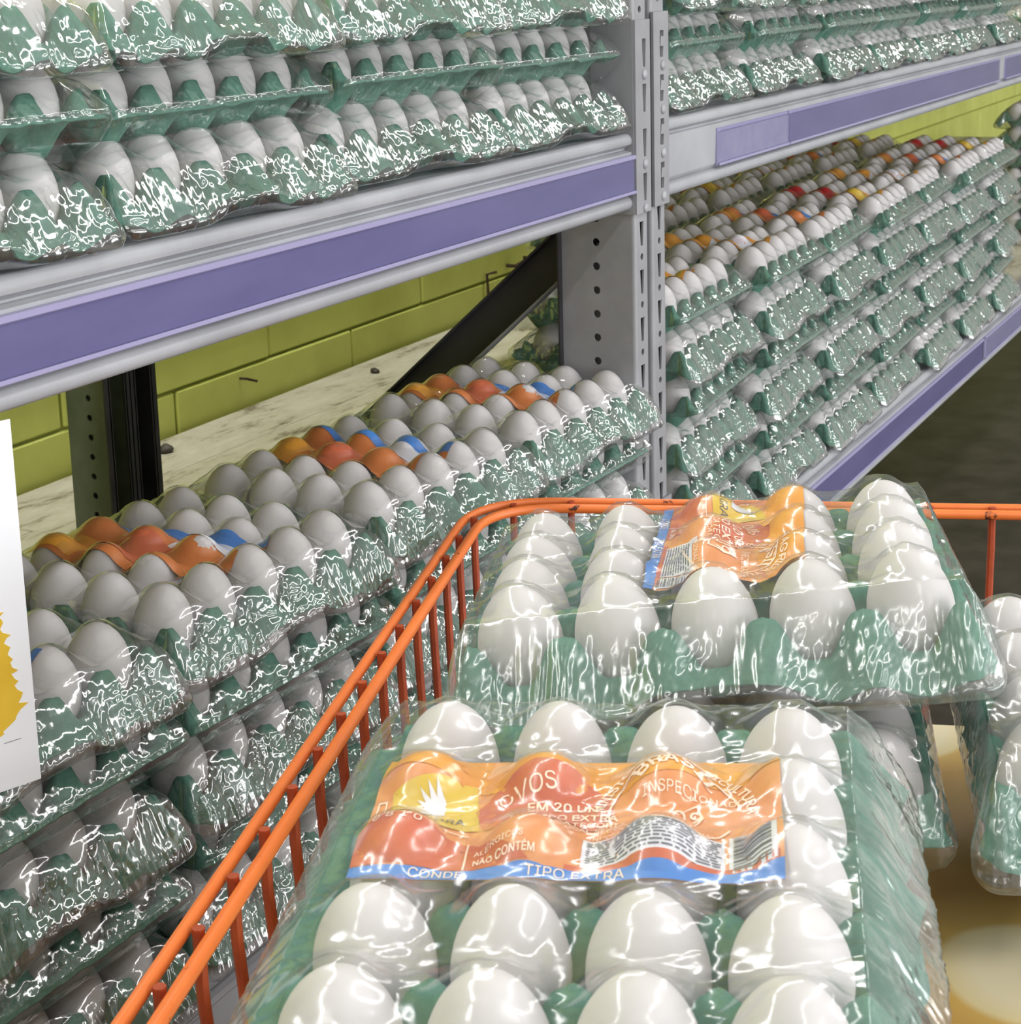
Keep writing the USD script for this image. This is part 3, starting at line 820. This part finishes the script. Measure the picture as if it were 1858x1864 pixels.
# ------------------------------------------------------------------ shopping cart
RZ = 1.12
d1 = np.array([0.958, 0.288, 0.0]); d1 /= np.linalg.norm(d1)       # along the cart's left side, away from the camera
d2 = np.array([0.33, -0.944, 0.0]); d2 /= np.linalg.norm(d2)       # across the far end
A0 = np.array([-1.52, -0.346, RZ])
corner = np.array([-0.425, -0.0175, RZ])
def rail_path(off, rc, z):
    n1, n2 = np.array([d1[1], -d1[0], 0]), -d1
    n_in1 = np.array([d1[1], -d1[0], 0])       # towards the inside of the cart from the left side
    n_in2 = np.array([-d2[1] * -1, d2[0] * -1, 0]) * 0 - d1     # towards the camera from the far end
    a = A0 + n_in1 * off; c = corner + n_in1 * off + n_in2 * off
    e = corner + d2 * 0.56 + n_in2 * off
    s, q = c - d1 * rc, c + d2 * rc
    arc = [(1 - t) ** 2 * s + 2 * t * (1 - t) * c + t * t * q for t in np.linspace(0, 1, 12)]
    e2 = e - d2 * rc; g = e - d1 * rc
    arc2 = [(1 - t) ** 2 * e2 + 2 * t * (1 - t) * e + t * t * g for t in np.linspace(0, 1, 12)]
    p = np.array([a + (s - a) * t for t in np.linspace(0, 1, 16)[:-1]] + arc + [q + (e2 - q) * t for t in np.linspace(0, 1, 8)[1:-1]] + arc2 + [g - d1 * 0.9 * t for t in np.linspace(0, 1, 10)[1:]])
    p[:, 2] = z
    return p
ct = thing("shopping_cart", "orange wire shopping cart heaped with egg packs", "shopping cart")
outer, inner = rail_path(0.0, 0.075, RZ), rail_path(0.0150, 0.065, RZ - 0.001)
obj("top_rail", tube(outer, 0.0036, 12), ORANGE, ct, label="outer orange rim rod")
obj("top_rail", tube(inner, 0.0040, 12), ORANGE, ct, label="inner orange rim rod")
mid = rail_path(0.0078, 0.07, RZ)
seg = np.r_[0, np.cumsum(np.linalg.norm(np.diff(mid, axis=0), axis=1))]
BAS = 0.80
s = 0.02
while s < seg[-1]:
    p = np.array([np.interp(s, seg, mid[:, k]) for k in range(3)])
    cen = np.array([-0.85, -0.42, 0]); inw = (cen - p) * [1, 1, 0]; inw /= np.linalg.norm(inw)
    obj("wire_bar", tube([p + [0, 0, 0.003], p - [0, 0, 0.03], p - [0, 0, 0.12] + inw * 0.006, [p[0], p[1], BAS] + inw * 0.02], 0.0031, 8), RUST_ORANGE, ct)
    s += 0.0485
for z in (0.98, BAS):
    q = rail_path(0.0078 + 0.012, 0.07, z)
    obj("hoop_rod", tube(q, 0.0034, 8), RUST_ORANGE, ct)
for tt in np.linspace(0.03, 0.53, 12):
    a = corner + d2 * tt - d1 * 0.02
    obj("floor_rod", tube([[a[0], a[1], BAS], [a[0] - d1[0] * 0.98, a[1] - d1[1] * 0.98, BAS]], 0.0026, 6), RUST_ORANGE, ct)
for sx, sy in ((0.12, 0.08), (0.12, 0.48), (0.95, 0.08), (0.95, 0.48)):
    a = corner - d1 * sx + d2 * sy
    obj("leg", tube([[a[0], a[1], BAS], [a[0], a[1], 0.11]], 0.011, 10), RUST_ORANGE, ct)
    w = trimesh.creation.cylinder(0.055, 0.025, sections=24)
    w.apply_transform(trimesh.transformations.rotation_matrix(math.pi / 2, [1, 0, 0])); w.apply_translation([a[0], a[1], 0.056])
    obj("wheel", w, STEEL_DARK, ct)

# the packs heaped in it
ex = np.array([0.3137, -0.9491, 0.0273]); ey = np.array([0.9485, 0.3146, 0.0361]); ez = np.cross(ex, ey)
ex /= np.linalg.norm(ex); ez /= np.linalg.norm(ez); ey = np.cross(ez, ex)
G = np.array([-1.0614, -0.3477, 1.2471])
c_front = G + ex * 1.5 * P - ey * 2 * P - ez * 0.065
pack(CART_FRONT, c_front, np.c_[ey, -ex, ez], "nearest egg pack in the orange cart, orange label facing the camera", "egg packs in the cart")
bx_ = np.array([0.3563, -0.9275, 0.1131]); by_ = np.array([0.9343, 0.3528, -0.0509]); bz_ = np.cross(bx_, by_)
bx_ /= np.linalg.norm(bx_); bz_ /= np.linalg.norm(bz_); by_ = np.cross(bz_, bx_)
G2 = np.array([-0.9306, -0.3137, 1.2518])
c_back = G2 + bx_ * 2 * P + by_ * 1.5 * P - bz_ * 0.065
pack(CART_BACK, c_back, np.c_[bx_, by_, bz_], "tilted egg pack at the cart's far end with a sideways orange label", "egg packs in the cart")
# the pack at the right edge of the picture
c_r = np.array([-0.985, -0.553, 1.135]) + ey * 0.160 + ex * 0.140 + np.array([0, 0, 0.006])
pack(CART_PLAIN, c_r, np.c_[ex, ey, ez], "egg pack in the cart cut off by the picture's right edge", "egg packs in the cart")
# the pack squeezed under the tilted one
c_u = np.array([-0.925, -0.518, 1.128]) + ey * 0.11 - ex * 0.113
pack(CART_PLAIN, c_u, np.c_[-ex, -ey, ez], "shaded egg pack in the cart underneath the tilted one", "egg packs in the cart")

# the cream parcel they lie on
def parcel():
    t = thing("wrapped_parcel", "cream and tan plastic-wrapped parcel under the egg packs in the cart", "parcel", (-0.97, -0.44, 0.0), rot=np.c_[ey * [1, 1, 0] / np.linalg.norm(ey[:2]), -ex * [1, 1, 0] / np.linalg.norm(ex[:2]), [0, 0, 1]])
    m = bevel_box(0.62, 0.40, 0.28, 0.03).subdivide_to_size(0.02)
    v = np.array(m.vertices)
    v[:, 2] += (meshkit.fbm(v * 9, 3, 4) - 0.5) * 0.012
    m.vertices = v + [0, 0, 0.96]
    body = mat("cream_parcel_film", {
        "tc": ("texture_coordinate", {}), "v": ("voronoi_texture", {"scale": 9.0}), "n": ("noise_texture", {"scale": 6, "detail": 1}),
        "r": ("rgb_ramp", {"ramp": [(0.30, lin((222, 208, 176))), (0.40, lin((214, 196, 150))), (0.44, lin((196, 158, 84))), (0.75, lin((160, 112, 36)))], "interpolate": True}),
        "p": ("principled_bsdf", {"roughness": 0.5, "coat_weight": 0.1})},
        [("tc.object", "v.vector"), ("v.distance", "r.fac"), ("r.color", "p.base_color")])
    obj("body", m, body, t, smooth=40)
    obj("white_seam", bbox(-0.31, 0.31, -0.20, -0.17, 1.098, 1.1015, 0.001), CARD, t, smooth=False)
parcel()

# ------------------------------------------------------------------ price sign at the left
def sign():
    dr = np.array([0.933, -0.358, 0]); dr /= np.linalg.norm(dr)
    nrm = np.array([dr[1], -dr[0], 0])     # towards the aisle
    base = np.array([-0.972, -0.03, 1.112])
    t = thing("price_sign", "white hanging card with a yellow brush splash at the left edge", "price sign", base, rot=np.c_[dr, -nrm, [0, 0, 1]])
    lean = 0.0
    obj("card", bbox(-0.30, 0.0, -0.0006, 0.0006, 0.0, 0.21, 0.0002), CARD, t, smooth=False)
    r = random.Random(4)
    pts = [(-0.26, 0.03), (-0.26, 0.118)]
    for i, z in enumerate(np.linspace(0.104, 0.026, 34)):
        e = 0.0038 + (0.009 * ((24 - i) / 24) ** 1.2 if i < 24 else 0.027 * ((i - 24) / 9) ** 1.5)
        pts.append((-e - r.uniform(0, 0.0035) - (0.003 if i % 3 else 0), z + r.uniform(-.0008, .0008)))
    m = trimesh.creation.extrude_polygon(Polygon(pts).buffer(0), 0.0004, engine="earcut")
    v = np.array(m.vertices); m.vertices = np.c_[v[:, 0], -0.0006 - v[:, 2], v[:, 1]]; m.fix_normals()
    obj("brush_splash", m, YELLOW_INK, t, smooth=False, label="ragged yellow paint splash print")
    obj("fine_print", xbox(-0.020, -0.010, -0.0008, -0.0006, 0.0277, 0.0280), GREY_INK, t, smooth=False)
    obj("clip", bbox(-0.20, -0.10, -0.004, 0.006, 0.20, 0.225, 0.001), CARD, t, smooth=False)
sign()
